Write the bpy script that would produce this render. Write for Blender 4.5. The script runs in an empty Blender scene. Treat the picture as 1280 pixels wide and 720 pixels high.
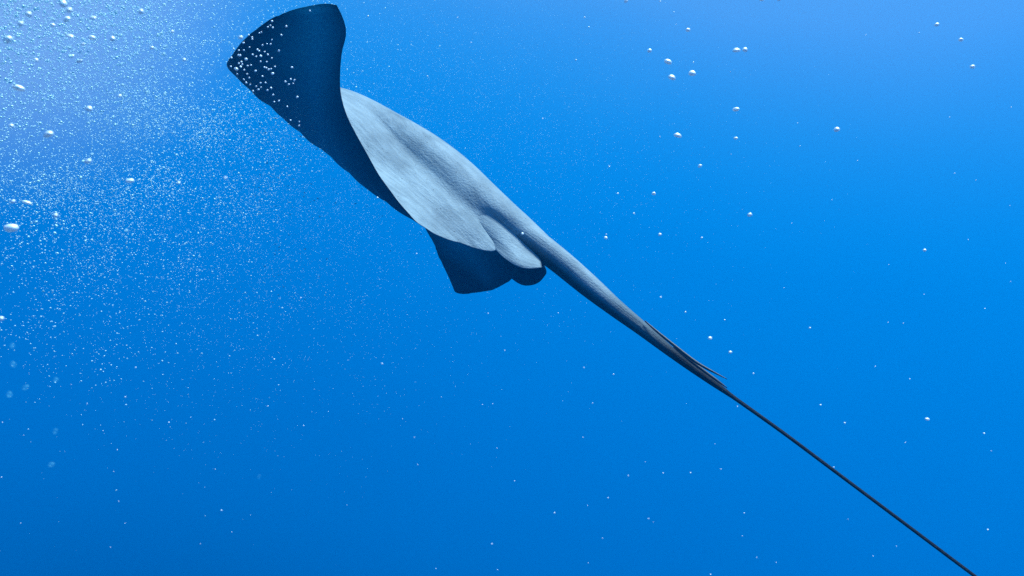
import bpy, bmesh, math
import numpy as np
from mathutils import Vector, Matrix

scene = bpy.context.scene
C = scene.collection

# ------------------------------------------------------------------ camera
cam_data = bpy.data.cameras.new("camera")
cam = bpy.data.objects.new("camera", cam_data)
C.objects.link(cam)
cam.location = (0, 0, -6.0)                       # six metres under the surface
cam.rotation_euler = (math.radians(90 + 12), 0, 0)
cam_data.sensor_width = 36
cam_data.lens = 36 * 1000 / 1280
cam_data.clip_start = 0.05
cam_data.clip_end = 500
cam_data.dof.use_dof = True
cam_data.dof.focus_distance = 2.3
cam_data.dof.aperture_fstop = 7.0
scene.camera = cam

# ------------------------------------------------------------------ light of the water column
SUN_DIR = Vector((0.33, -0.15, 0.93)).normalized()     # towards the sun
world = bpy.data.worlds.new("World")
scene.world = world
world.use_nodes = True
nt = world.node_tree
nt.nodes.clear()
N = nt.nodes.new
wout = N('ShaderNodeOutputWorld'); bg = N('ShaderNodeBackground')
tc = N('ShaderNodeTexCoord')
dot = N('ShaderNodeVectorMath'); dot.operation = 'DOT_PRODUCT'
up = Vector((0.24, 0.0, 0.97)).normalized()
dot.inputs[1].default_value = up
mr = N('ShaderNodeMapRange'); mr.inputs['From Min'].default_value = -1; mr.inputs['From Max'].default_value = 1
ramp = N('ShaderNodeValToRGB'); ramp.color_ramp.interpolation = 'B_SPLINE'
def s2l(c): return tuple(((x/255)/12.92 if x/255 <= .04045 else ((x/255+.055)/1.055)**2.4) for x in c) + (1,)
els = ramp.color_ramp.elements
stops = [(0.0, (0, 42, 96)), (0.28, (0, 72, 142)), (0.38, (0, 96, 178)), (0.44, (0, 114, 207)), (0.53, (0, 124, 222)), (0.645, (0, 141, 239)),
         (0.69, (12, 148, 243)), (0.73, (45, 157, 243)), (0.775, (92, 168, 244)), (0.90, (145, 198, 250)), (1.0, (190, 226, 255))]
els[0].position, els[0].color = stops[0][0], s2l(stops[0][1])
els[1].position, els[1].color = stops[-1][0], s2l(stops[-1][1])
for p, c in stops[1:-1]:
    e = els.new(p); e.color = s2l(c)
nt.links.new(tc.outputs['Generated'], dot.inputs[0])
nt.links.new(dot.outputs['Value'], mr.inputs['Value'])
# slightly uneven murk
mk = N('ShaderNodeTexNoise'); mk.inputs['Scale'].default_value = 2.2; mk.inputs['Detail'].default_value = 2.5
ma = N('ShaderNodeMath'); ma.operation = 'MULTIPLY_ADD'; ma.inputs[1].default_value = .05; 
mb = N('ShaderNodeMath'); mb.operation = 'SUBTRACT'; mb.inputs[1].default_value = .025
nt.links.new(tc.outputs['Generated'], mk.inputs['Vector'])
nt.links.new(mk.outputs['Fac'], ma.inputs[0]); nt.links.new(mr.outputs['Result'], mb.inputs[0]); nt.links.new(mb.outputs[0], ma.inputs[2])
nt.links.new(ma.outputs[0], ramp.inputs['Fac'])
# milky scatter of the bubble plume, painted into the water backdrop as a pale glow
gd = N('ShaderNodeVectorMath'); gd.operation = 'DOT_PRODUCT'
gd.inputs[1].default_value = Vector((-0.72, 0.87, 0.74)).normalized()
gm = N('ShaderNodeMapRange'); gm.interpolation_type = 'SMOOTHERSTEP'
gm.inputs['From Min'].default_value = .935; gm.inputs['From Max'].default_value = 1.01
gx = N('ShaderNodeMix'); gx.data_type = 'RGBA'
gx.inputs[7].default_value = s2l((166, 206, 254))
nt.links.new(tc.outputs['Generated'], gd.inputs[0])
nt.links.new(gd.outputs['Value'], gm.inputs['Value'])
nt.links.new(gm.outputs['Result'], gx.inputs['Factor'])
nt.links.new(ramp.outputs['Color'], gx.inputs[6])
nt.links.new(gx.outputs[2], bg.inputs['Color'])
bg.inputs['Strength'].default_value = 0.425
nt.links.new(bg.outputs['Background'], wout.inputs['Surface'])

sun_data = bpy.data.lights.new("sun", 'SUN')
sun_data.energy = 5.0
sun_data.angle = math.radians(14)                  # widened by the waves above
sun_data.color = (0.72, 0.93, 1.0)
sun = bpy.data.objects.new("sun", sun_data)
C.objects.link(sun)
sun.rotation_euler = SUN_DIR.to_track_quat('Z', 'Y').to_euler()

scene.view_settings.view_transform = 'Standard'
scene.view_settings.look = 'None'
scene.view_settings.exposure = 1.0
scene.view_settings.gamma = 1
scene.render.engine = 'CYCLES'
scene.cycles.use_denoising = False
scene.cycles.max_bounces = 6
scene.cycles.volume_bounces = 0

# ------------------------------------------------------------------ measurements
RAY_ORIGIN = (0.0149,2.4035,-5.3313)
DISC = [   # span station, then five points from leading to trailing margin (metres)
    (-1,((-0.2384,0.548,-0.029),(-0.2347,0.5414,-0.0458),(-0.2272,0.5243,-0.0617),(-0.211,0.5059,-0.0715),(-0.189,0.4866,-0.077))),
    (-0.72,((-0.2907,0.5364,0.0739),(-0.2489,0.5141,0.0343),(-0.2008,0.4728,-0.0121),(-0.1541,0.4307,-0.0544),(-0.109,0.3866,-0.0873))),
    (-0.4,((-0.3381,0.5053,0.1719),(-0.2733,0.4646,0.1231),(-0.1976,0.4048,0.0676),(-0.1221,0.3373,0.0004),(-0.067,0.2766,-0.099))),
    (-0.27,((-0.4109,0.4611,0.2837),(-0.3207,0.4136,0.2186),(-0.2266,0.3488,0.1385),(-0.1336,0.2664,0.0455),(-0.0364,0.2146,-0.0958))),
    (-0.15,((-0.4917,0.4154,0.4027),(-0.3629,0.3517,0.3172),(-0.2501,0.2725,0.2092),(-0.1445,0.1954,0.0907),(-0.0123,0.1522,-0.0907))),
    (-0.05,((-0.6449,0.3193,0.614),(-0.4323,0.2423,0.4472),(-0.2588,0.1628,0.2924),(-0.0981,0.0867,0.1211),(0.0453,0.0297,-0.0437))),
    (0,((-0.6877,0.2788,0.6604),(-0.48,0.1991,0.4824),(-0.2894,0.1124,0.3129),(-0.1044,0.0399,0.1249),(0.2447,-0.0906,-0.1988))),
    (0.04,((-0.7214,0.2418,0.6421),(-0.5026,0.1687,0.4808),(-0.3106,0.0894,0.3011),(-0.1316,0.0202,0.1212),(0.0098,-0.0114,-0.0186))),
    (0.08,((-0.7538,0.2048,0.6237),(-0.5336,0.146,0.4677),(-0.3457,0.079,0.2776),(-0.1762,0.007,0.1116),(-0.0819,-0.0169,0.0313))),
    (0.15,((-0.796,0.147,0.607),(-0.5623,0.0899,0.4427),(-0.3685,0.0216,0.2449),(-0.1952,-0.0368,0.0768),(-0.0587,-0.0524,-0.0423))),
    (0.31,((-0.8339,-0.0019,0.5382),(-0.66,-0.0024,0.396),(-0.4774,-0.0392,0.2326),(-0.3071,-0.0749,0.0876),(-0.172,-0.1032,-0.0435))),
    (0.5,((-0.8504,-0.2295,0.4545),(-0.7088,-0.204,0.3344),(-0.5672,-0.1998,0.2184),(-0.4279,-0.195,0.0996),(-0.2932,-0.1944,0.0007))),
    (0.7,((-0.7805,-0.386,0.4214),(-0.6676,-0.3752,0.3222),(-0.5618,-0.3757,0.2282),(-0.4729,-0.3715,0.1607),(-0.4084,-0.3769,0.1379))),
    (0.86,((-0.7005,-0.4969,0.4139),(-0.6223,-0.4922,0.3436),(-0.5382,-0.4994,0.2815),(-0.4821,-0.5128,0.2483),(-0.4514,-0.5259,0.2617))),
    (0.91,((-0.6773,-0.5177,0.4157),(-0.6103,-0.5179,0.3681),(-0.5285,-0.5373,0.3153),(-0.4712,-0.5532,0.2938),(-0.4399,-0.5732,0.3159))),
    (0.96,((-0.6489,-0.5437,0.4176),(-0.5874,-0.5554,0.4007),(-0.5169,-0.5798,0.3712),(-0.4573,-0.6022,0.3562),(-0.4227,-0.6138,0.3626))),
    (1,((-0.6149,-0.5696,0.4191),(-0.5669,-0.5915,0.426),(-0.5179,-0.6119,0.4257),(-0.4724,-0.6357,0.4176),(-0.4409,-0.6439,0.4082))),
]
TAIL = [   # centre line and radius
    (-0.3341,0.1044,0.3267,0.0213),
    (-0.1563,0.0462,0.1673,0.0231),
    (-0.03,0.0078,0.0594,0.0364),
    (0.0539,-0.0269,-0.0177,0.0394),
    (0.1303,-0.053,-0.0874,0.0375),
    (0.2173,-0.0858,-0.1736,0.0332),
    (0.2833,-0.1128,-0.239,0.0263),
    (0.3515,-0.1402,-0.3023,0.0206),
    (0.4331,-0.1747,-0.3805,0.0143),
    (0.4977,-0.2033,-0.4383,0.011),
    (0.5493,-0.2247,-0.4818,0.0083),
    (0.5755,-0.2353,-0.5042,0.006),
    (0.6211,-0.2624,-0.5452,0.0051),
    (0.6819,-0.292,-0.5984,0.0048),
    (0.7891,-0.3524,-0.6989,0.0044),
    (0.9168,-0.4385,-0.823,0.0041),
    (1.0237,-0.5085,-0.9265,0.0038),
    (1.1443,-0.6058,-1.0457,0.0027),
]
SPINES = [[(0.3619,-0.1637,-0.2878,0.0018), (0.3995,-0.1857,-0.329,0.0036), (0.4291,-0.1999,-0.3581,0.0042), (0.4603,-0.2236,-0.3912,0.0044), (0.4895,-0.2433,-0.4187,0.0039), (0.5213,-0.259,-0.4409,0.0028), (0.5553,-0.2796,-0.4643,0.0008)],
    [(0.4345,-0.1929,-0.3672,0.0018), (0.4723,-0.2154,-0.4056,0.004), (0.5114,-0.2285,-0.4399,0.0039), (0.5402,-0.2386,-0.4647,0.0032), (0.5634,-0.2446,-0.4846,0.0011)]]
PELVIC = [
    [((-0.1206,0.0032,0.1051),(-0.0599,-0.0059,0.076),(0.0146,-0.0284,-0.0105),(0.0725,-0.0448,-0.0779)),
     ((-0.1444,-0.0145,0.0682),(-0.0615,-0.0417,0.0036),(0.0141,-0.059,-0.059),(0.0739,-0.0714,-0.0969)),
     ((-0.1137,-0.0244,0.0188),(-0.0512,-0.061,-0.0496),(0.0089,-0.0918,-0.0971),(0.0731,-0.0894,-0.1087)),
     ((-0.0933,-0.0376,-0.0155),(-0.0341,-0.0836,-0.0876),(0.0181,-0.1071,-0.1215),(0.0751,-0.0981,-0.1157))],
    [((-0.0149,0.0879,0.0191),(0.0233,0.0643,-0.0138),(0.0559,0.0491,-0.0388),(0.0804,0.0339,-0.0634)),
     ((-0.0357,0.1208,-0.0391),(0.0056,0.0965,-0.069),(0.0463,0.0791,-0.0837),(0.0888,0.0565,-0.0734)),
     ((-0.0307,0.1484,-0.0727),(0.011,0.1245,-0.1049),(0.057,0.1039,-0.1042),(0.0945,0.0743,-0.0848)),
     ((-0.0018,0.1641,-0.0987),(0.0268,0.1478,-0.1184),(0.0676,0.1169,-0.1172),(0.0947,0.0812,-0.0936))]]
BUBBLES = {   # x, y, z in metres, half width and half height in millimetres
  'plume': [
    (-0.669,0.971,-5.457,5.84,4.25), (-0.75,1.154,-5.663,8.99,5.39), (-0.703,1.054,-5.485,7.96,3.98), (-0.499,0.809,-5.659,5.18,3.11),
    (-0.544,0.816,-5.512,3.15,2.7), (-0.665,1.073,-5.342,4.75,4.75), (-0.417,0.682,-5.588,3.01,2.26), (-0.645,1.054,-5.378,5.22,3.48),
    (-0.603,1.049,-5.41,4.59,2.87), (-0.491,0.899,-5.496,2.95,2.95), (-0.498,0.823,-5.535,4.51,1.8), (-0.465,0.807,-5.522,3.56,1.78),
    (-0.471,0.803,-5.556,2.19,1.32), (-0.514,0.906,-5.585,3.89,2.92), (-0.627,0.938,-5.593,3.01,2), (-0.476,0.931,-5.44,3.08,3.08),
    (-0.716,1.135,-5.34,3.74,2.5), (-0.619,1.054,-5.444,4.59,2.29), (-0.584,0.974,-5.479,3.18,1.91), (-0.755,1.19,-5.611,6.22,2.49),
    (-0.535,0.82,-5.731,2.57,1.72), (-0.473,0.796,-5.754,2.08,2.08), (-0.505,1.004,-5.642,4.75,2.64), (-0.409,0.73,-5.72,3.09,1.93),
    (-0.471,0.698,-5.593,2.3,2.3), (-0.599,0.926,-5.51,3.02,2.01), (-0.482,0.913,-5.565,2.46,1.97), (-0.544,1.107,-5.394,2.66,2.18),
    (-0.452,0.971,-5.445,2.13,1.92), (-0.342,0.92,-5.482,2.62,2.22), (-0.409,0.917,-5.514,2.2,1.6), (-0.364,0.831,-5.706,1.75,1.31),
    (-0.271,0.718,-5.741,1.51,1.06), (-0.54,0.834,-5.856,2.54,2.12),
  ],
  'large': [
    (0.355,1.472,-5.155,4.85,3.55), (0.227,1.21,-5.343,3.43,2.9), (0.277,1.307,-5.312,6.54,3.98), (0.24,1.11,-5.441,5.53,3.37),
    (0.382,1.566,-5.202,7.81,5.43), (0.363,1.185,-5.356,5.95,3.62), (0.396,1.247,-5.321,4.35,3.54), (0.484,1.61,-5.264,6.91,4.32),
    (0.312,1.413,-5.407,6.78,4.52), (0.478,1.605,-5.332,4.27,2.56), (0.841,1.441,-5.161,4.75,3.17), (0.923,1.503,-5.159,4.94,3.62),
    (0.722,1.155,-5.4,3.76,2.76), (0.619,1.429,-5.388,5.34,4.27), (0.354,1.424,-5.463,3.46,3.01), (0.305,1.643,-5.443,3.79,3.45),
    (0.421,1.359,-5.579,3.97,3.12), (0.809,1.578,-5.926,4.05,2.65), (0.306,1.225,-5.819,2.97,2.22), (0.447,1.294,-5.198,3.58,2.87),
    (0.466,1.259,-5.219,3.48,2.79), (0.184,1.166,-5.279,3.1,2.58), (0.198,1.631,-5.545,3.72,2.7), (0.264,1.377,-5.61,2.86,2.43),
    (0.922,1.731,-5.546,3.57,3.04), (0.424,1.546,-5.799,3.11,2.49),
  ],
  'upper': [
    (0.382,1.549,-5.185,2.53,1.97), (0.316,1.606,-5.328,2.05,1.6), (0.475,1.605,-5.178,1.74,1.36), (0.271,1.201,-5.3,1.32,1.03),
    (0.205,1.48,-5.498,2.79,2.18), (0.212,1.334,-5.584,2.5,1.95), (0.361,1.469,-5.59,2.74,2.14), (0.155,1.209,-5.545,2.04,1.59),
    (1.092,1.872,-5.313,1.97,1.54), (0.796,1.304,-5.534,1.37,1.07), (1.081,1.662,-5.464,1.74,1.36), (0.788,1.345,-5.4,1.44,1.12),
    (1.185,1.769,-5.185,1.9,1.48), (0.88,1.577,-5.101,1.73,1.35), (0.577,1.191,-5.325,1.31,1.02), (0.514,1.77,-5.303,1.88,1.46),
    (0.698,1.829,-5.199,1.96,1.53), (0.692,1.81,-5.267,2.31,1.8), (0.715,1.565,-5.398,1.66,1.29), (0.244,1.19,-5.265,1.97,1.54),
    (0.274,1.227,-5.262,1.35,1.06), (0.723,1.92,-5.691,3.5,2.73), (0.356,1.616,-5.707,2.63,2.05), (0.25,1.318,-5.736,2.29,1.78),
    (0.507,1.881,-5.678,2.67,2.08), (0.517,1.714,-5.823,2.74,2.14), (0.195,1.597,-5.547,1.99,1.55), (0.707,1.459,-5.645,1.2,0.94),
    (0.535,1.47,-5.561,1.53,1.19), (0.632,1.39,-5.844,1.67,1.3), (0.612,1.233,-5.881,1.23,0.96), (0.93,1.877,-5.687,2.09,1.63),
    (0.74,1.554,-5.739,1.57,1.23), (0.968,1.611,-5.701,1.64,1.28), (0.751,1.428,-5.708,1.17,0.91), (1.111,1.75,-5.571,1.44,1.12),
    (0.76,1.191,-5.737,0.98,0.76), (0.884,1.522,-5.955,2.7,2.1), (0.602,1.247,-5.977,1.59,1.24), (0.778,1.325,-5.989,1.3,1.01),
    (1.174,2.055,-6.173,3.16,2.46), (0.718,1.749,-5.926,2.93,2.29), (0.595,1.556,-5.9,2.31,1.8), (0.147,1.47,-5.128,2.59,2.02),
    (0.182,1.728,-5,2.66,2.07), (0.118,1.356,-5.282,2.36,1.84), (0.064,1.562,-5.306,2.17,1.7), (-0.185,1.613,-5.184,2.45,1.91),
    (-0.076,1.357,-5.246,1.78,1.39), (-0.11,1.466,-5.13,1.94,1.51), (-0.326,1.644,-5.021,2.9,2.26), (1.099,1.861,-5.486,1.73,1.35),
    (0.528,1.262,-5.583,1.19,0.93), (0.662,1.904,-5.595,1.75,1.37),
  ],
  'lower': [
    (-0.179,1.1,-5.873,2.21,1.72), (-0.044,1.454,-5.739,1.92,1.5), (0.191,1.506,-5.846,2.71,2.11), (0.105,1.167,-5.871,1.64,1.28),
    (0.132,1.32,-5.912,1.7,1.33), (0.134,1.533,-5.962,2.11,1.65), (0.161,1.137,-6.024,1.55,1.21), (0.267,1.451,-6.026,2.12,1.65),
    (0.334,1.536,-6.027,2.39,1.87), (0.163,1.401,-6.066,1.9,1.48), (0.138,1.514,-6.085,1.46,1.14), (0.207,1.259,-6.09,1.7,1.32),
    (0.212,1.246,-6.094,1.2,0.94), (0.068,1.328,-6.086,1.92,1.5), (-0.03,1.243,-6.125,1.67,1.3), (-0.023,1.338,-6.174,1.27,0.99),
    (0.15,1.652,-6.202,1.57,1.23), (0.157,1.447,-6.136,1.25,0.97), (-0.155,1.292,-5.968,1.27,0.99), (-0.146,1.266,-6.01,1.24,0.96),
    (0.005,1.621,-6.044,1.58,1.23), (-0.025,1.348,-5.984,1.32,1.03), (-0.059,1.604,-5.896,1.59,1.24), (-0.033,1.369,-5.91,1.36,1.06),
    (-0.186,1.377,-5.935,1.36,1.06), (-0.014,1.54,-5.796,1.86,1.45), (0.085,1.449,-5.739,1.77,1.38), (-0.132,1.461,-6.188,1.39,1.08),
    (0.219,1.344,-6.006,1.18,0.92), (0.434,1.553,-5.903,2.31,1.8), (0.341,1.339,-6.018,1.7,1.32), (0.453,1.618,-6.105,2.03,1.58),
    (0.347,1.189,-6.138,1.47,1.15), (0.434,1.38,-6.168,1.31,1.03), (0.571,1.412,-6.102,1.36,1.06), (0.711,1.651,-6.189,1.89,1.47),
    (0.589,1.281,-6.132,1.23,0.96), (0.373,1.582,-6.214,2.25,1.76), (0.365,1.465,-5.975,1.44,1.12), (0.42,1.521,-6.139,1.46,1.14),
    (0.569,1.45,-6.016,1.98,1.54), (-0.189,1.537,-5.604,2.54,1.98), (-0.334,1.242,-5.752,2.28,1.78), (-0.386,1.295,-5.843,2.34,1.82),
    (-0.565,1.2,-5.867,1.8,1.41), (-0.62,1.129,-5.899,1.35,1.05), (-0.583,1.214,-5.91,2.17,1.69), (-0.668,1.578,-5.932,2.34,1.82),
    (-0.564,1.559,-6.021,2.28,1.78), (-0.42,1.198,-6.074,1.73,1.35), (-0.698,1.438,-6.023,1.68,1.31), (-0.409,1.352,-5.915,1.61,1.25),
    (-0.689,1.425,-5.986,1.68,1.31), (-0.878,1.486,-6.114,2.14,1.67), (-0.666,1.264,-5.917,1.38,1.08), (-0.808,1.605,-5.947,1.58,1.23),
    (-0.519,1.392,-6.14,1.2,0.94), (-0.495,1.473,-6.128,1.27,0.99), (-0.369,1.437,-5.944,1.7,1.33), (-0.598,1.246,-6.13,1.07,0.84),
    (-0.556,1.169,-6.06,1.13,0.88), (-0.632,1.357,-6.104,1.31,1.02), (-0.946,1.523,-6.035,1.93,1.5), (-0.92,1.532,-5.958,1.51,1.18),
    (-0.933,1.484,-5.936,1.76,1.37),
  ],
  'clear': [
    (-0.458,0.733,-5.916,2.94,2.29), (-0.592,0.978,-5.916,4.09,3.19), (-0.591,0.946,-5.927,4.23,3.3), (-0.549,0.965,-5.908,3.85,3.01),
    (-0.489,0.87,-5.972,3.43,2.67), (-0.561,0.998,-6.008,3.9,3.04), (-0.446,0.709,-5.902,2.57,2), (-0.224,0.728,-6.016,1.56,1.22),
  ],
  'wingtip': [
    (-0.38,1.364,-5.177,2.41,1.88), (-0.469,1.421,-5.165,2.81,2.19), (-0.472,1.422,-5.174,2.5,1.95), (-0.472,1.408,-5.185,2.32,1.81),
    (-0.491,1.495,-5.136,2.46,1.92), (-0.426,1.374,-5.203,2.57,2), (-0.475,1.503,-5.148,2.64,2.06), (-0.487,1.406,-5.199,2,1.56),
    (-0.523,1.522,-5.131,2.34,1.82), (-0.489,1.374,-5.226,2.26,1.76), (-0.512,1.441,-5.192,2.21,1.72), (-0.582,1.586,-5.12,3.12,2.44),
    (-0.51,1.496,-5.175,2.45,1.91), (-0.514,1.558,-5.138,2.38,1.86), (-0.51,1.523,-5.157,2,1.56), (-0.496,1.51,-5.155,2.31,1.8),
    (-0.451,1.419,-5.229,2.63,2.05), (-0.561,1.506,-5.181,2.47,1.92), (-0.506,1.384,-5.247,2.26,1.77), (-0.541,1.558,-5.151,2.89,2.25),
    (-0.55,1.595,-5.134,2.78,2.17), (-0.523,1.572,-5.155,2.91,2.27), (-0.475,1.388,-5.257,3.33,2.6), (-0.507,1.455,-5.222,2.38,1.85),
    (-0.512,1.449,-5.221,2.53,1.97), (-0.508,1.404,-5.255,3.97,3.1), (-0.563,1.52,-5.185,3.31,2.58), (-0.581,1.559,-5.163,2.72,2.12),
    (-0.496,1.451,-5.235,2.37,1.85), (-0.515,1.576,-5.161,2.4,1.87), (-0.521,1.562,-5.177,2.38,1.86), (-0.523,1.409,-5.261,2.6,2.03),
    (-0.572,1.555,-5.181,3.05,2.38), (-0.58,1.583,-5.172,2.58,2.01), (-0.512,1.426,-5.257,2.32,1.81), (-0.536,1.512,-5.211,2.63,2.05),
    (-0.572,1.529,-5.211,5.31,4.14), (-0.56,1.521,-5.21,3.64,2.84), (-0.51,1.404,-5.277,2.29,1.78), (-0.534,1.535,-5.212,3.33,2.6),
    (-0.491,1.526,-5.207,2.65,2.07), (-0.528,1.571,-5.185,2.73,2.13), (-0.522,1.566,-5.189,2.55,1.99), (-0.481,1.457,-5.249,2.69,2.1),
    (-0.506,1.548,-5.201,2.52,1.97), (-0.514,1.584,-5.193,4.12,3.21), (-0.474,1.587,-5.177,3.27,2.55), (-0.51,1.421,-5.277,2.16,1.68),
    (-0.47,1.391,-5.297,2.26,1.76), (-0.546,1.536,-5.227,2.66,2.08), (-0.44,1.436,-5.285,2.8,2.18), (-0.454,1.516,-5.24,2.46,1.92),
    (-0.472,1.605,-5.198,3.13,2.44), (-0.436,1.475,-5.27,2.07,1.62), (-0.436,1.446,-5.286,2.5,1.95), (-0.541,1.491,-5.253,2.42,1.89),
    (-0.553,1.539,-5.236,3,2.34), (-0.499,1.411,-5.304,2.29,1.78), (-0.51,1.477,-5.275,2.71,2.12), (-0.482,1.418,-5.297,2.3,1.79),
    (-0.513,1.54,-5.236,2.5,1.95), (-0.541,1.582,-5.231,3.07,2.4), (-0.48,1.476,-5.279,2.71,2.11), (-0.487,1.476,-5.284,2.71,2.11),
    (-0.513,1.514,-5.259,2.13,1.66), (-0.464,1.442,-5.31,2.49,1.94), (-0.419,1.45,-5.311,2.81,2.19), (-0.461,1.471,-5.309,2.69,2.1),
    (-0.48,1.501,-5.297,2.58,2.01), (-0.427,1.415,-5.347,2.13,1.66), (-0.592,1.55,-5.174,3.04,2.37), (-0.578,1.514,-5.213,2.63,2.05),
    (-0.548,1.443,-5.212,2.52,1.97), (-0.5,1.386,-5.214,2.28,1.78), (-0.581,1.56,-5.206,2.37,1.85), (-0.496,1.421,-5.312,2.3,1.79),
    (-0.503,1.404,-5.23,1.84,1.44), (-0.474,1.405,-5.239,1.99,1.55), (-0.421,1.421,-5.372,2.28,1.78), (-0.459,1.614,-5.29,2.07,1.62),
    (-0.417,1.467,-5.363,2.19,1.71), (-0.265,1.505,-5.498,2.36,1.84),
  ],
  'root': [
    (0.03,2.225,-5.367,4.39,3.42),
  ],
}

# ------------------------------------------------------------------ materials
def material(name):
    m = bpy.data.materials.new(name); m.use_nodes = True
    t = m.node_tree
    b = t.nodes['Principled BSDF']
    return m, t, b

def skin_material():
    m, t, b = material('ray_skin')
    n = t.nodes.new; L = t.links.new
    co = n('ShaderNodeTexCoord'); uv = n('ShaderNodeUVMap'); uv.uv_map = 'skin'
    side = n('ShaderNodeAttribute'); side.attribute_name = 'dorsal'
    # mottling
    n1 = n('ShaderNodeTexNoise'); n1.inputs['Scale'].default_value = 6; n1.inputs['Detail'].default_value = 6; n1.inputs['Roughness'].default_value = .6
    L(co.outputs['Object'], n1.inputs['Vector'])
    mp = n('ShaderNodeMapping'); mp.inputs['Scale'].default_value = (90, 9, 1)
    L(uv.outputs['UV'], mp.inputs['Vector'])
    n2 = n('ShaderNodeTexNoise'); n2.inputs['Scale'].default_value = 1.0; n2.inputs['Detail'].default_value = 5; n2.inputs['Roughness'].default_value = .65; n2.inputs['Distortion'].default_value = .6
    L(mp.outputs['Vector'], n2.inputs['Vector'])
    n3 = n('ShaderNodeTexNoise'); n3.inputs['Scale'].default_value = 160; n3.inputs['Detail'].default_value = 3
    L(co.outputs['Object'], n3.inputs['Vector'])
    r1 = n('ShaderNodeValToRGB'); r1.color_ramp.elements[0].position = .30; r1.color_ramp.elements[1].position = .68
    r1.color_ramp.elements[0].color = (.078, .112, .138, 1); r1.color_ramp.elements[1].color = (.275, .35, .385, 1)
    add = n('ShaderNodeMath'); add.operation = 'MULTIPLY_ADD'; add.inputs[1].default_value = .55; add.use_clamp = True
    hlf = n('ShaderNodeMath'); hlf.operation = 'MULTIPLY'; hlf.inputs[1].default_value = .45
    L(n2.outputs['Fac'], hlf.inputs[0]); L(n1.outputs['Fac'], add.inputs[0]); L(hlf.outputs[0], add.inputs[2])
    L(add.outputs[0], r1.inputs['Fac'])
    # scattered pits and scars
    vo = n('ShaderNodeTexVoronoi'); vo.inputs['Scale'].default_value = 38; vo.feature = 'F1'
    L(co.outputs['Object'], vo.inputs['Vector'])
    r3 = n('ShaderNodeValToRGB'); r3.color_ramp.elements[0].position = .05; r3.color_ramp.elements[1].position = .11
    r3.color_ramp.elements[0].color = (.30, .30, .32, 1); r3.color_ramp.elements[1].color = (1, 1, 1, 1)
    L(vo.outputs['Distance'], r3.inputs['Fac'])
    mul = n('ShaderNodeMix'); mul.data_type = 'RGBA'; mul.blend_type = 'MULTIPLY'; mul.inputs['Factor'].default_value = .8
    L(r1.outputs['Color'], mul.inputs[6]); L(r3.outputs['Color'], mul.inputs[7])
    mix = n('ShaderNodeMix'); mix.data_type = 'RGBA'
    vn = n('ShaderNodeTexNoise'); vn.inputs['Scale'].default_value = 5; vn.inputs['Detail'].default_value = 7; vn.inputs['Roughness'].default_value = .62
    L(co.outputs['Object'], vn.inputs['Vector'])
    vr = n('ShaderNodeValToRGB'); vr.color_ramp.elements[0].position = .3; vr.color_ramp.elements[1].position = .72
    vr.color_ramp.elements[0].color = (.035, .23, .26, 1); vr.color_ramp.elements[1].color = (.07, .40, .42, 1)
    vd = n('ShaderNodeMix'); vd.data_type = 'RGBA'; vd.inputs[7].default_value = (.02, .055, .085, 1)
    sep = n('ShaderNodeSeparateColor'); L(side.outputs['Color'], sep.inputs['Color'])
    L(vr.outputs['Color'], vd.inputs[6]); L(sep.outputs['Blue'], vd.inputs['Factor']); L(vd.outputs[2], mix.inputs[6])  # blue: light and shade painted into the underside tone
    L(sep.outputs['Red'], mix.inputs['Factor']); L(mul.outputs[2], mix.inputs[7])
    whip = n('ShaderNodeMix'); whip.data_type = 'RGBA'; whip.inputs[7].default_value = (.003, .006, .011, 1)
    L(sep.outputs['Green'], whip.inputs['Factor']); L(mix.outputs[2], whip.inputs[6])  # green: black whip skin, plus shade painted under the tail
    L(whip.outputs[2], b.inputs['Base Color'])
    b.inputs['Roughness'].default_value = .62
    b.inputs['Specular IOR Level'].default_value = .12
    bm1 = n('ShaderNodeBump'); bm1.inputs['Strength'].default_value = .5; bm1.inputs['Distance'].default_value = .006
    bm2 = n('ShaderNodeBump'); bm2.inputs['Strength'].default_value = .5; bm2.inputs['Distance'].default_value = .004
    L(n2.outputs['Fac'], bm1.inputs['Height']); L(n3.outputs['Fac'], bm2.inputs['Height'])
    L(bm1.outputs['Normal'], bm2.inputs['Normal']); L(bm2.outputs['Normal'], b.inputs['Normal'])
    return m

def spine_material():
    m, t, b = material('spine_horn')
    nz = t.nodes.new('ShaderNodeTexNoise'); nz.inputs['Scale'].default_value = 120
    r = t.nodes.new('ShaderNodeValToRGB')
    r.color_ramp.elements[0].color = (.008, .009, .012, 1); r.color_ramp.elements[1].color = (.018, .019, .022, 1)
    t.links.new(nz.outputs['Fac'], r.inputs['Fac']); t.links.new(r.outputs['Color'], b.inputs['Base Color'])
    b.inputs['Roughness'].default_value = .5
    return m

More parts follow.
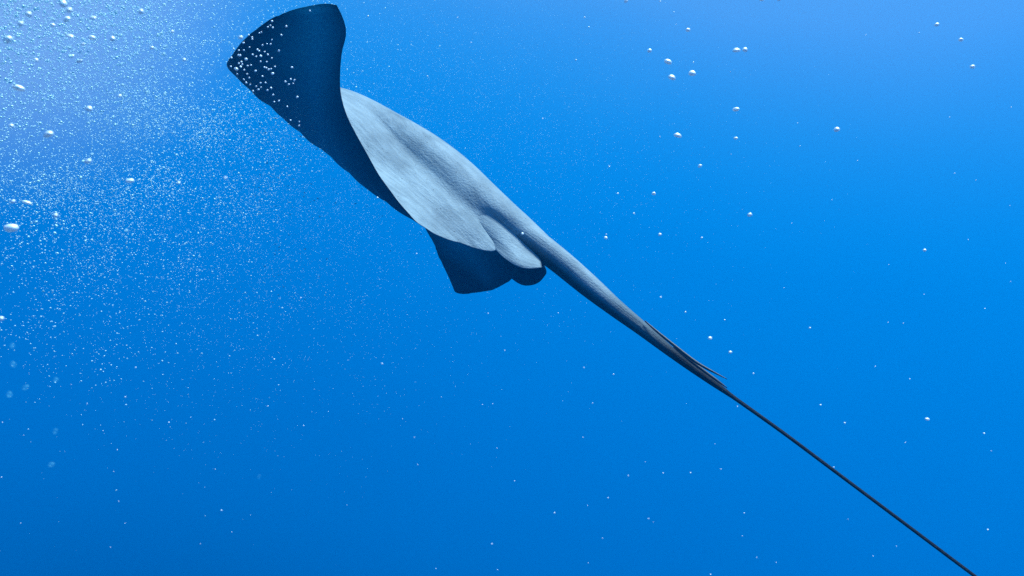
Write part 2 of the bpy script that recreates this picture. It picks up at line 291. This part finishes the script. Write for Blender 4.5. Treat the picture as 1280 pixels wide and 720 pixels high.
def bubble_material(name, clear, red=1.0):
    m, t, b = material(name)
    nz = t.nodes.new('ShaderNodeTexNoise'); nz.inputs['Scale'].default_value = 300
    r = t.nodes.new('ShaderNodeValToRGB')
    r.color_ramp.elements[0].color = (.78 * red, .90, .94, 1); r.color_ramp.elements[1].color = (.88 * red, .96, .98, 1)
    co = t.nodes.new('ShaderNodeTexCoord')
    t.links.new(co.outputs['Object'], nz.inputs['Vector'])
    t.links.new(nz.outputs['Fac'], r.inputs['Fac']); t.links.new(r.outputs['Color'], b.inputs['Base Color'])
    b.inputs['Roughness'].default_value = .4
    gl = t.nodes.new('ShaderNodeBsdfGlossy'); gl.inputs['Roughness'].default_value = .5; gl.inputs['Color'].default_value = (.96 * red, .99, 1.0, 1)
    mx = t.nodes.new('ShaderNodeMixShader'); mx.inputs[0].default_value = .40      # total reflection makes air look silvered
    t.links.new(b.outputs[0], mx.inputs[1]); t.links.new(gl.outputs[0], mx.inputs[2])
    tl = t.nodes.new('ShaderNodeBsdfTranslucent'); tl.inputs['Color'].default_value = (.95 * red, .99, 1.0, 1)
    m3 = t.nodes.new('ShaderNodeMixShader'); m3.inputs[0].default_value = .28
    t.links.new(mx.outputs[0], m3.inputs[1]); t.links.new(tl.outputs[0], m3.inputs[2])
    mx = m3
    last = mx
    if clear < 1:
        tp = t.nodes.new('ShaderNodeBsdfTransparent'); m2 = t.nodes.new('ShaderNodeMixShader'); m2.inputs[0].default_value = clear
        t.links.new(tp.outputs[0], m2.inputs[1]); t.links.new(mx.outputs[0], m2.inputs[2]); last = m2
    t.links.new(last.outputs[0], t.nodes['Material Output'].inputs['Surface'])
    return m

SKIN = skin_material(); HORN = spine_material()
BUB = bubble_material('air_silver', 1.0)
BUB_FINE = bubble_material('air_fine', 1.0, .78)          # seen through more water, so less red is left
BUB_CLEAR = bubble_material('air_clear', .07, .3)

# ------------------------------------------------------------------ helpers
def hermite(knots, pts, q):
    """smooth curve through pts (k, ...) at knots, sampled at q"""
    knots = np.asarray(knots, float); pts = np.asarray(pts, float); q = np.asarray(q, float)
    k = len(knots)
    d = (pts[1:] - pts[:-1]) / (knots[1:] - knots[:-1]).reshape((-1,) + (1,) * (pts.ndim - 1))
    h = knots[1:] - knots[:-1]
    m = np.empty_like(pts); m[0] = d[0]; m[-1] = d[-1]
    for i in range(1, k - 1):
        m[i] = (d[i-1] * h[i] + d[i] * h[i-1]) / (h[i] + h[i-1])
    if k > 2:
        m[0] = 1.5 * d[0] - .5 * m[1]; m[-1] = 1.5 * d[-1] - .5 * m[-2]
    i = np.clip(np.searchsorted(knots, q, 'right') - 1, 0, k - 2)
    sh = (-1,) + (1,) * (pts.ndim - 1)
    t = ((q - knots[i]) / h[i]).reshape(sh); H = h[i].reshape(sh)
    return ((2*t**3 - 3*t**2 + 1) * pts[i] + (t**3 - 2*t**2 + t) * H * m[i]
            + (-2*t**3 + 3*t**2) * pts[i+1] + (t**3 - t**2) * H * m[i+1])

def sheet_mesh(bm, lay_uv, lay_d, P, half, flip, uvs, margin):
    """closed thin body: P (a,b,3) middle sheet, half (a,b,2) thickness dorsal / ventral"""
    a, b, _ = P.shape
    du = np.gradient(P, axis=0); dv = np.gradient(P, axis=1)
    n = np.cross(du, dv); n /= np.linalg.norm(n, axis=2, keepdims=True) + 1e-12
    if flip: n = -n
    top = [[bm.verts.new(P[i, j] + n[i, j] * half[i, j, 0]) for j in range(b)] for i in range(a)]
    edge = lambda i, j: i in (0, a-1) or j in (0, b-1)
    bot = [[top[i][j] if edge(i, j) else bm.verts.new(P[i, j] - n[i, j] * half[i, j, 1]) for j in range(b)] for i in range(a)]
    for g, dor in ((top, 1.0), (bot, 0.0)):
        for i in range(a - 1):
            for j in range(b - 1):
                vs = [g[i][j], g[i+1][j], g[i+1][j+1], g[i][j+1]]
                ij = [(i, j), (i+1, j), (i+1, j+1), (i, j+1)]
                if flip != (dor == 0.0): vs.reverse(); ij.reverse()
                f = bm.faces.new(vs); f.smooth = True
                for lp, (p, q) in zip(f.loops, ij):
                    lp[lay_uv].uv = uvs[p, q]
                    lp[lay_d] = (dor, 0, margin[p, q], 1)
    return top, bot

def tube_mesh(bm, lay_uv, lay_d, path, n=16, steps=6, dor=1.0, squash=1.0):
    path = np.asarray(path, float)
    seg = np.linalg.norm(np.diff(path[:, :3], axis=0), axis=1)
    k = np.concatenate([[0], np.cumsum(seg)])
    q = np.concatenate([np.linspace(k[i], k[i+1], steps, endpoint=False) for i in range(len(k)-1)] + [[k[-1]]])
    pr = hermite(k, path, q)
    rings = []
    for i in range(len(q)):
        t = Vector(pr[min(i+1, len(q)-1), :3] - pr[max(i-1, 0), :3]).normalized()
        side = t.cross(Vector((0, 0, 1))).normalized(); upv = side.cross(t)
        c = Vector(pr[i, :3]); r = max(pr[i, 3], 1e-4)
        rings.append([bm.verts.new(c + side * math.cos(2*math.pi*a/n) * r * squash + upv * math.sin(2*math.pi*a/n) * r) for a in range(n)])
    for i in range(len(rings) - 1):
        for a in range(n):
            b2 = (a + 1) % n
            f = bm.faces.new([rings[i][a], rings[i+1][a], rings[i+1][b2], rings[i][b2]]); f.smooth = True
            if lay_uv is not None:
                for lp, (p, w_) in zip(f.loops, [(i, a), (i+1, a), (i+1, a+1), (i, a+1)]):
                    lp[lay_uv].uv = (w_ / n * .25, q[p] * .9)
                    # the back of the tail is skin, shade is painted dark along its lower half
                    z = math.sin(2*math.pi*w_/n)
                    under_shade = min(1, max(0, (-.05 - z) / .5)) * min(1, max(0, (q[p] - .25) / .25))
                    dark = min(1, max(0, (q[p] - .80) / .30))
                    lp[lay_d] = (1, max(dark, .85 * under_shade), 0, 1)
    bm.faces.new(rings[0]); bm.faces.new(list(reversed(rings[-1])))

def finish(name, bm, mat, parent=None, loc=(0, 0, 0)):
    bmesh.ops.recalc_face_normals(bm, faces=bm.faces)
    me = bpy.data.meshes.new(name); bm.to_mesh(me); bm.free()
    me.materials.append(mat)
    o = bpy.data.objects.new(name, me); C.objects.link(o)
    o.parent = parent; o.location = loc
    return o

# ------------------------------------------------------------------ the stingray
ray = bpy.data.objects.new('stingray', None); C.objects.link(ray)
ray.location = RAY_ORIGIN
ray['label'] = 'large grey stingray with one wing raised, long whip tail trailing behind'
ray['category'] = 'stingray'

bm = bmesh.new()
lay_uv = bm.loops.layers.uv.new('skin')
lay_d = bm.loops.layers.float_color.new('dorsal')

S = np.array([r[0] for r in DISC]); G = np.array([r[1] for r in DISC])          # (rows, 5, 3)
na, nb = 150, 100
sa = np.concatenate([np.linspace(-1, -.2, 34, endpoint=False), np.linspace(-.2, .3, 62, endpoint=False), np.linspace(.3, 1, na - 96)])
tb = .5 - .5 * np.cos(np.linspace(0, math.pi, nb)); tb = .35 * tb + .65 * np.linspace(0, 1, nb)
P = hermite(S, G, sa)                                                            # (na, 5, 3)
P = hermite(np.linspace(0, 1, 5), P.transpose(1, 0, 2), tb).transpose(1, 0, 2)    # (na, nb, 3)
s_, t_ = np.meshgrid(sa, tb, indexing='ij')
# even out the back between spine and wing, leaving the notched rear margin alone
soft = (np.clip((s_ + .12) / .1, 0, 1) * np.clip((.48 - s_) / .1, 0, 1) * np.clip((.84 - t_) / .15, 0, 1) * np.clip(t_ / .06, 0, 1))[1:-1, :, None]
for _ in range(17):
    P[1:-1] += soft * .5 * (.5 * (P[:-2] + P[2:]) - P[1:-1])
edge_t = np.clip(4 * t_ * (1 - t_), 0, 1)
edge_s = np.clip(1 - np.abs(s_), 0, 1)
rim = np.sqrt(np.clip(np.minimum(t_, 1 - t_) * 9, 0, 1)) * np.sqrt(np.clip(edge_s * 7, 0, 1))
body = np.exp(-(s_ / .13) ** 2) * np.clip(t_ * 3.2, 0, 1) ** .6 * np.clip((1.02 - t_) * 2.0, 0, 1) ** .7
pect = np.exp(-((np.abs(s_) - .27) / .13) ** 2) * np.clip(edge_t * 1.3, 0, 1) ** .8
wing = (1 - np.abs(s_)) * edge_t ** .5
crest = hermite([0, .12, .3, .5, .7, .85, 1], np.array([.0, .030, .050, .064, .064, .046, .010]), tb)[None, :]
width = hermite([0, .25, .45, .65, .85, 1], np.array([.26, .21, .15, .12, .095, .08]), tb)[None, :]
ridge = crest * np.exp(-((s_ + .025) / width) ** 2)
hd = rim * (.003 + .004 * pect + .008 * wing) + np.sqrt(np.clip(np.minimum(t_, 1 - t_) * 14, 0, 1)) * ridge
hv = rim * (.003 + .0016 * (np.sin(t_ * 19) + np.sin(t_ * 43 + 1) + .7 * np.sin(t_ * 71 + 2)) * np.exp(-((s_ - .5) / .12) ** 2) + .045 * body + .010 * pect + .008 * wing)
rs = np.random.default_rng(3)
# the thin margin is a little wavy
Nn = np.cross(np.gradient(P, axis=0), np.gradient(P, axis=1)); Nn /= np.linalg.norm(Nn, axis=2, keepdims=True) + 1e-12
mg = np.exp(-(np.minimum(t_, 1 - t_) / .05) ** 2) + np.exp(-((1 - np.abs(s_)) / .05) ** 2)
P = P + Nn * (mg * .0006 * (np.sin(s_ * 47) + np.sin(s_ * 83 + 1.7) + np.sin(t_ * 60)))[:, :, None]
half = np.stack([hd, hv], axis=2)
uvs = np.stack([s_ * .5 + .5, t_], axis=2)
# rim toned darker to paint in the light passing through the wing's middle
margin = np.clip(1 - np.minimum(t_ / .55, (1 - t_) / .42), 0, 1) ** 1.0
margin = np.maximum(margin, np.clip((-s_ - .3) * 3, 0, 1))  # shade painted over the outer underside of the lowered wing
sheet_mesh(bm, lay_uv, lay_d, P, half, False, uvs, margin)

for k, g in enumerate(PELVIC):
    g = np.array(g)
    pa = hermite(np.linspace(0, 1, 4), g, np.linspace(0, 1, 22))
    pa = hermite(np.linspace(0, 1, 4), pa.transpose(1, 0, 2), np.linspace(0, 1, 30)).transpose(1, 0, 2)
    a_, b_ = np.meshgrid(np.linspace(0, 1, 22), np.linspace(0, 1, 30), indexing='ij')
    hh = np.sqrt(np.clip(np.minimum.reduce([1 - a_, b_ + .2, 1 - b_]) * 6, 0, 1)) * (.002 + .008 * (1 - a_))
    sheet_mesh(bm, lay_uv, lay_d, pa, np.stack([hh, hh], axis=2), k == 1, np.stack([.4 + .1 * a_, .8 + .2 * b_], axis=2), np.ones_like(a_))

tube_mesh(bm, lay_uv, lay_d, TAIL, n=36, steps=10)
body_o = finish('body', bm, SKIN, ray)

for k, sp in enumerate(SPINES):
    bm = bmesh.new()
    tube_mesh(bm, None, None, sp, n=8, steps=5, squash=.7)
    o = finish('tail_spine', bm, HORN, ray)
    o['label'] = ('long dark barb standing free of the tail', 'shorter dark barb lying close along the tail')[k]

# ------------------------------------------------------------------ single bubbles
rng = np.random.default_rng(11)
def bubble_mesh(k, sub, dent):
    bm = bmesh.new()
    bmesh.ops.create_icosphere(bm, subdivisions=sub, radius=1.0)
    ph = rng.uniform(0, 6.28, 6); am = rng.uniform(.03, .09, 3)
    for v in bm.verts:
        x, y, z = v.co
        r = 1 + am[0] * math.sin(2*x + ph[0]) + am[1] * math.sin(3*y + ph[1] + x) + am[2] * math.sin(2.5*z + ph[2] + 2*y)
        v.co *= r
        if v.co.z < 0: v.co.z *= dent                     # a rising bubble is flatter underneath
    for f in bm.faces: f.smooth = True
    me = bpy.data.meshes.new('air_bubble'); bm.to_mesh(me); bm.free()
    return me
SHAPES = [bubble_mesh(k, 2, d) for k, d in enumerate((.62, .5, .75, .85))]
for me in SHAPES: me.materials.append(BUB)
CLEAR = bubble_mesh(9, 3, .9); CLEAR.materials.append(BUB_CLEAR)
WORDS = {
    'plume': ('bright white air bubble, larger than the fine bubble cloud round it', 'larger bubbles in the bubble cloud'),
    'wingtip': ('tiny white air bubble against the dark underside of the raised wing tip', 'bubbles in front of the raised wing tip'),
    'large': ('flattened white air bubble with a dark underside in clear water above the tail', 'flattened bubbles above the tail'),
    'upper': ('pinpoint white air bubble in clear blue water above the tail', 'pinpoint bubbles above the tail'),
    'lower': ('pinpoint white air bubble in deeper blue water below wings and tail', 'pinpoint bubbles below the ray'),
    'clear': ('faint see-through round air bubble below the fine bubble cloud', 'see-through bubbles below the cloud'),
    'root': ('single white air bubble against the shadowed side of the tail root', None),
}
for key, rows in BUBBLES.items():
    for k, (x, y, z, rx, rz) in enumerate(rows):
        grow = {'upper': .75, 'lower': .66, 'wingtip': .82, 'plume': 1.15, 'large': 1.1}.get(key, 1)
        rx *= grow; rz *= grow
        o = bpy.data.objects.new('air_bubble', CLEAR if key == 'clear' else SHAPES[int(rng.integers(4))])
        C.objects.link(o)
        o.location = (x, y, z)
        o.scale = (rx * .001, (rx + rz) * .0005, rz * .001 * (1.0 if key == 'clear' else 1.15))
        o.rotation_euler = (rng.uniform(.25, .75), rng.uniform(-.4, .4), rng.uniform(-.5, .5)) if key in ('plume', 'large') else (rng.uniform(-.1, .6), rng.uniform(-1, 1), rng.uniform(-1, 1))
        o['label'] = WORDS[key][0]; o['category'] = 'bubble'
        if key == 'large' and k in (5, 6):
            o['label'] = ('larger bubble of a close pair in clear water above the tail', 'smaller bubble of a close pair in clear water above the tail')[k - 5]
        if WORDS[key][1]: o['group'] = WORDS[key][1]

# ------------------------------------------------------------------ the cloud of fine bubbles nobody could count
def cloud(name, label, parts, sub, seed):
    g = np.random.default_rng(seed)
    ico = bmesh.new(); bmesh.ops.create_icosphere(ico, subdivisions=1, radius=1.0)
    base = np.array([v.co[:] for v in ico.verts]); faces = np.array([[v.index for v in f.verts] for f in ico.faces]); ico.free()
    if sub == 0:                                           # far specks: octahedra
        base = np.array([(1,0,0),(-1,0,0),(0,1,0),(0,-1,0),(0,0,1),(0,0,-1)], float)
        faces = np.array([(0,2,4),(2,1,4),(1,3,4),(3,0,4),(2,0,5),(1,2,5),(3,1,5),(0,3,5)])
    V = []; Fs = []; off = 0
    for n, centre, axes, r0, r1, keep in parts:
        c = np.array(centre); A = np.array(axes)           # three spread vectors
        p = c + g.normal(size=(n, 3)) @ A
        # loose clumps, as rising air makes
        p += .05 * np.sin(p[:, [1, 2, 0]] * 9.0 + 1.3) + .03 * np.sin(p[:, [2, 0, 1]] * 23.0)
        p = p[keep(p)]
        lump = (np.sin(p @ [7.1, 3.3, 5.2] + 2 * np.sin(p @ [2.1, 4.7, -6.3])) + np.sin(p @ [-9.2, 5.1, 11.4] + 2 * np.sin(p @ [5.3, -3.9, 4.4]))
                + np.sin(p @ [17.3, 6.2, -13.8])) / 3
        p = p[g.random(len(p)) < np.clip(.62 + .75 * lump, .12, 1)]
        n = len(p)
        r = r0 * (r1 / r0) ** (g.random(n) ** 2.2)
        sc = r[:, None] * np.stack([g.uniform(.8, 1.4, n), g.uniform(.8, 1.4, n), g.uniform(.6, .95, n)], 1)
        a = g.uniform(-.7, .7, n); ca, sn = np.cos(a)[:, None], np.sin(a)[:, None]
        v = base[None] * sc[:, None, :]
        v = np.stack([v[..., 0] * ca - v[..., 2] * sn, v[..., 1], v[..., 0] * sn + v[..., 2] * ca], -1) + p[:, None, :]
        V.append(v.reshape(-1, 3))
        Fs.append((faces[None] + off + (np.arange(n) * len(base))[:, None, None]).reshape(-1, 3))
        off += n * len(base)
    V = np.concatenate(V); Fs = np.concatenate(Fs)
    me = bpy.data.meshes.new(name)
    me.vertices.add(len(V)); me.vertices.foreach_set('co', V.ravel())
    me.loops.add(len(Fs) * 3); me.loops.foreach_set('vertex_index', Fs.ravel())
    me.polygons.add(len(Fs)); me.polygons.foreach_set('loop_start', np.arange(len(Fs)) * 3)
    me.polygons.foreach_set('use_smooth', np.ones(len(Fs), bool))
    me.update(calc_edges=True); me.validate()
    me.materials.append(BUB_FINE)
    o = bpy.data.objects.new(name, me); C.objects.link(o)
    o['label'] = label; o['category'] = 'bubbles'; o['kind'] = 'stuff'
    return o

def at(dx, dy, dz):                                       # metres right of, beyond and above the diver's mask
    return (dx, dy, -6 + dz)
everywhere = lambda p: p[:, 1] > .45
cloud('bubble_cloud', 'dense cloud of fine white bubbles drifting beside the raised wing', [
    # a coarse plume passing behind the raised wing, thinning downwards and to the right
    (25000, at(-1.52, 2.75, 1.46), [(.36, 0, -.10), (0, .16, 0), (.12, 0, .34)], .0011, .0036, lambda p: p[:, 1] > 2.45),
    (19000, at(-1.42, 2.75, 1.08), [(.32, 0, -.04), (0, .16, 0), (.04, 0, .34)], .0010, .0034, lambda p: p[:, 1] > 2.45),
    # its near side, left of the wing
    (5000, at(-.98, 1.45, .78), [(.12, 0, 0), (0, .16, 0), (.02, 0, .17)], .0008, .0030, lambda p: (p[:, 1] > .9) & (p[:, 0] / p[:, 1] < -.42)),
    (7500, at(-.56, .82, .56), [(.08, 0, 0), (0, .10, 0), (0, 0, .09)], .0006, .0019, lambda p: (p[:, 1] > .5) & (p[:, 0] / p[:, 1] < -.46)),
], 1, 5)
cloud('bubble_mist', 'far mist of minute bubbles behind the raised wing', [
    (52000, at(-.75, 5.6, 2.85), [(1.0, 0, -.30), (0, .5, 0), (.25, 0, .62)], .0011, .0026, everywhere),
    (26000, at(-1.9, 5.2, 1.7), [(.80, 0, -.2), (0, .5, 0), (.2, 0, .60)], .0011, .0028, everywhere),
], 0, 6)

# ------------------------------------------------------------------ the veil of the water itself
bm = bmesh.new()
bmesh.ops.create_cube(bm, size=1)
bmesh.ops.scale(bm, vec=(18, 18, 12), verts=bm.verts)
me = bpy.data.meshes.new('haze'); bm.to_mesh(me); bm.free()
hm = bpy.data.materials.new('water_veil'); hm.use_nodes = True
ht = hm.node_tree; ht.nodes.clear()
ho = ht.nodes.new('ShaderNodeOutputMaterial'); hv_ = ht.nodes.new('ShaderNodeVolumePrincipled')
hv_.inputs['Color'].default_value = (.0, .36, .92, 1)
hv_.inputs['Density'].default_value = .03
hv_.inputs['Anisotropy'].default_value = .3
ht.links.new(hv_.outputs['Volume'], ho.inputs['Volume'])
me.materials.append(hm)
hz = bpy.data.objects.new('haze', me); C.objects.link(hz)
hz.location = (0, 3, -5)
hz['label'] = 'clear blue sea water all around the ray'; hz['category'] = 'water'; hz['kind'] = 'stuff'
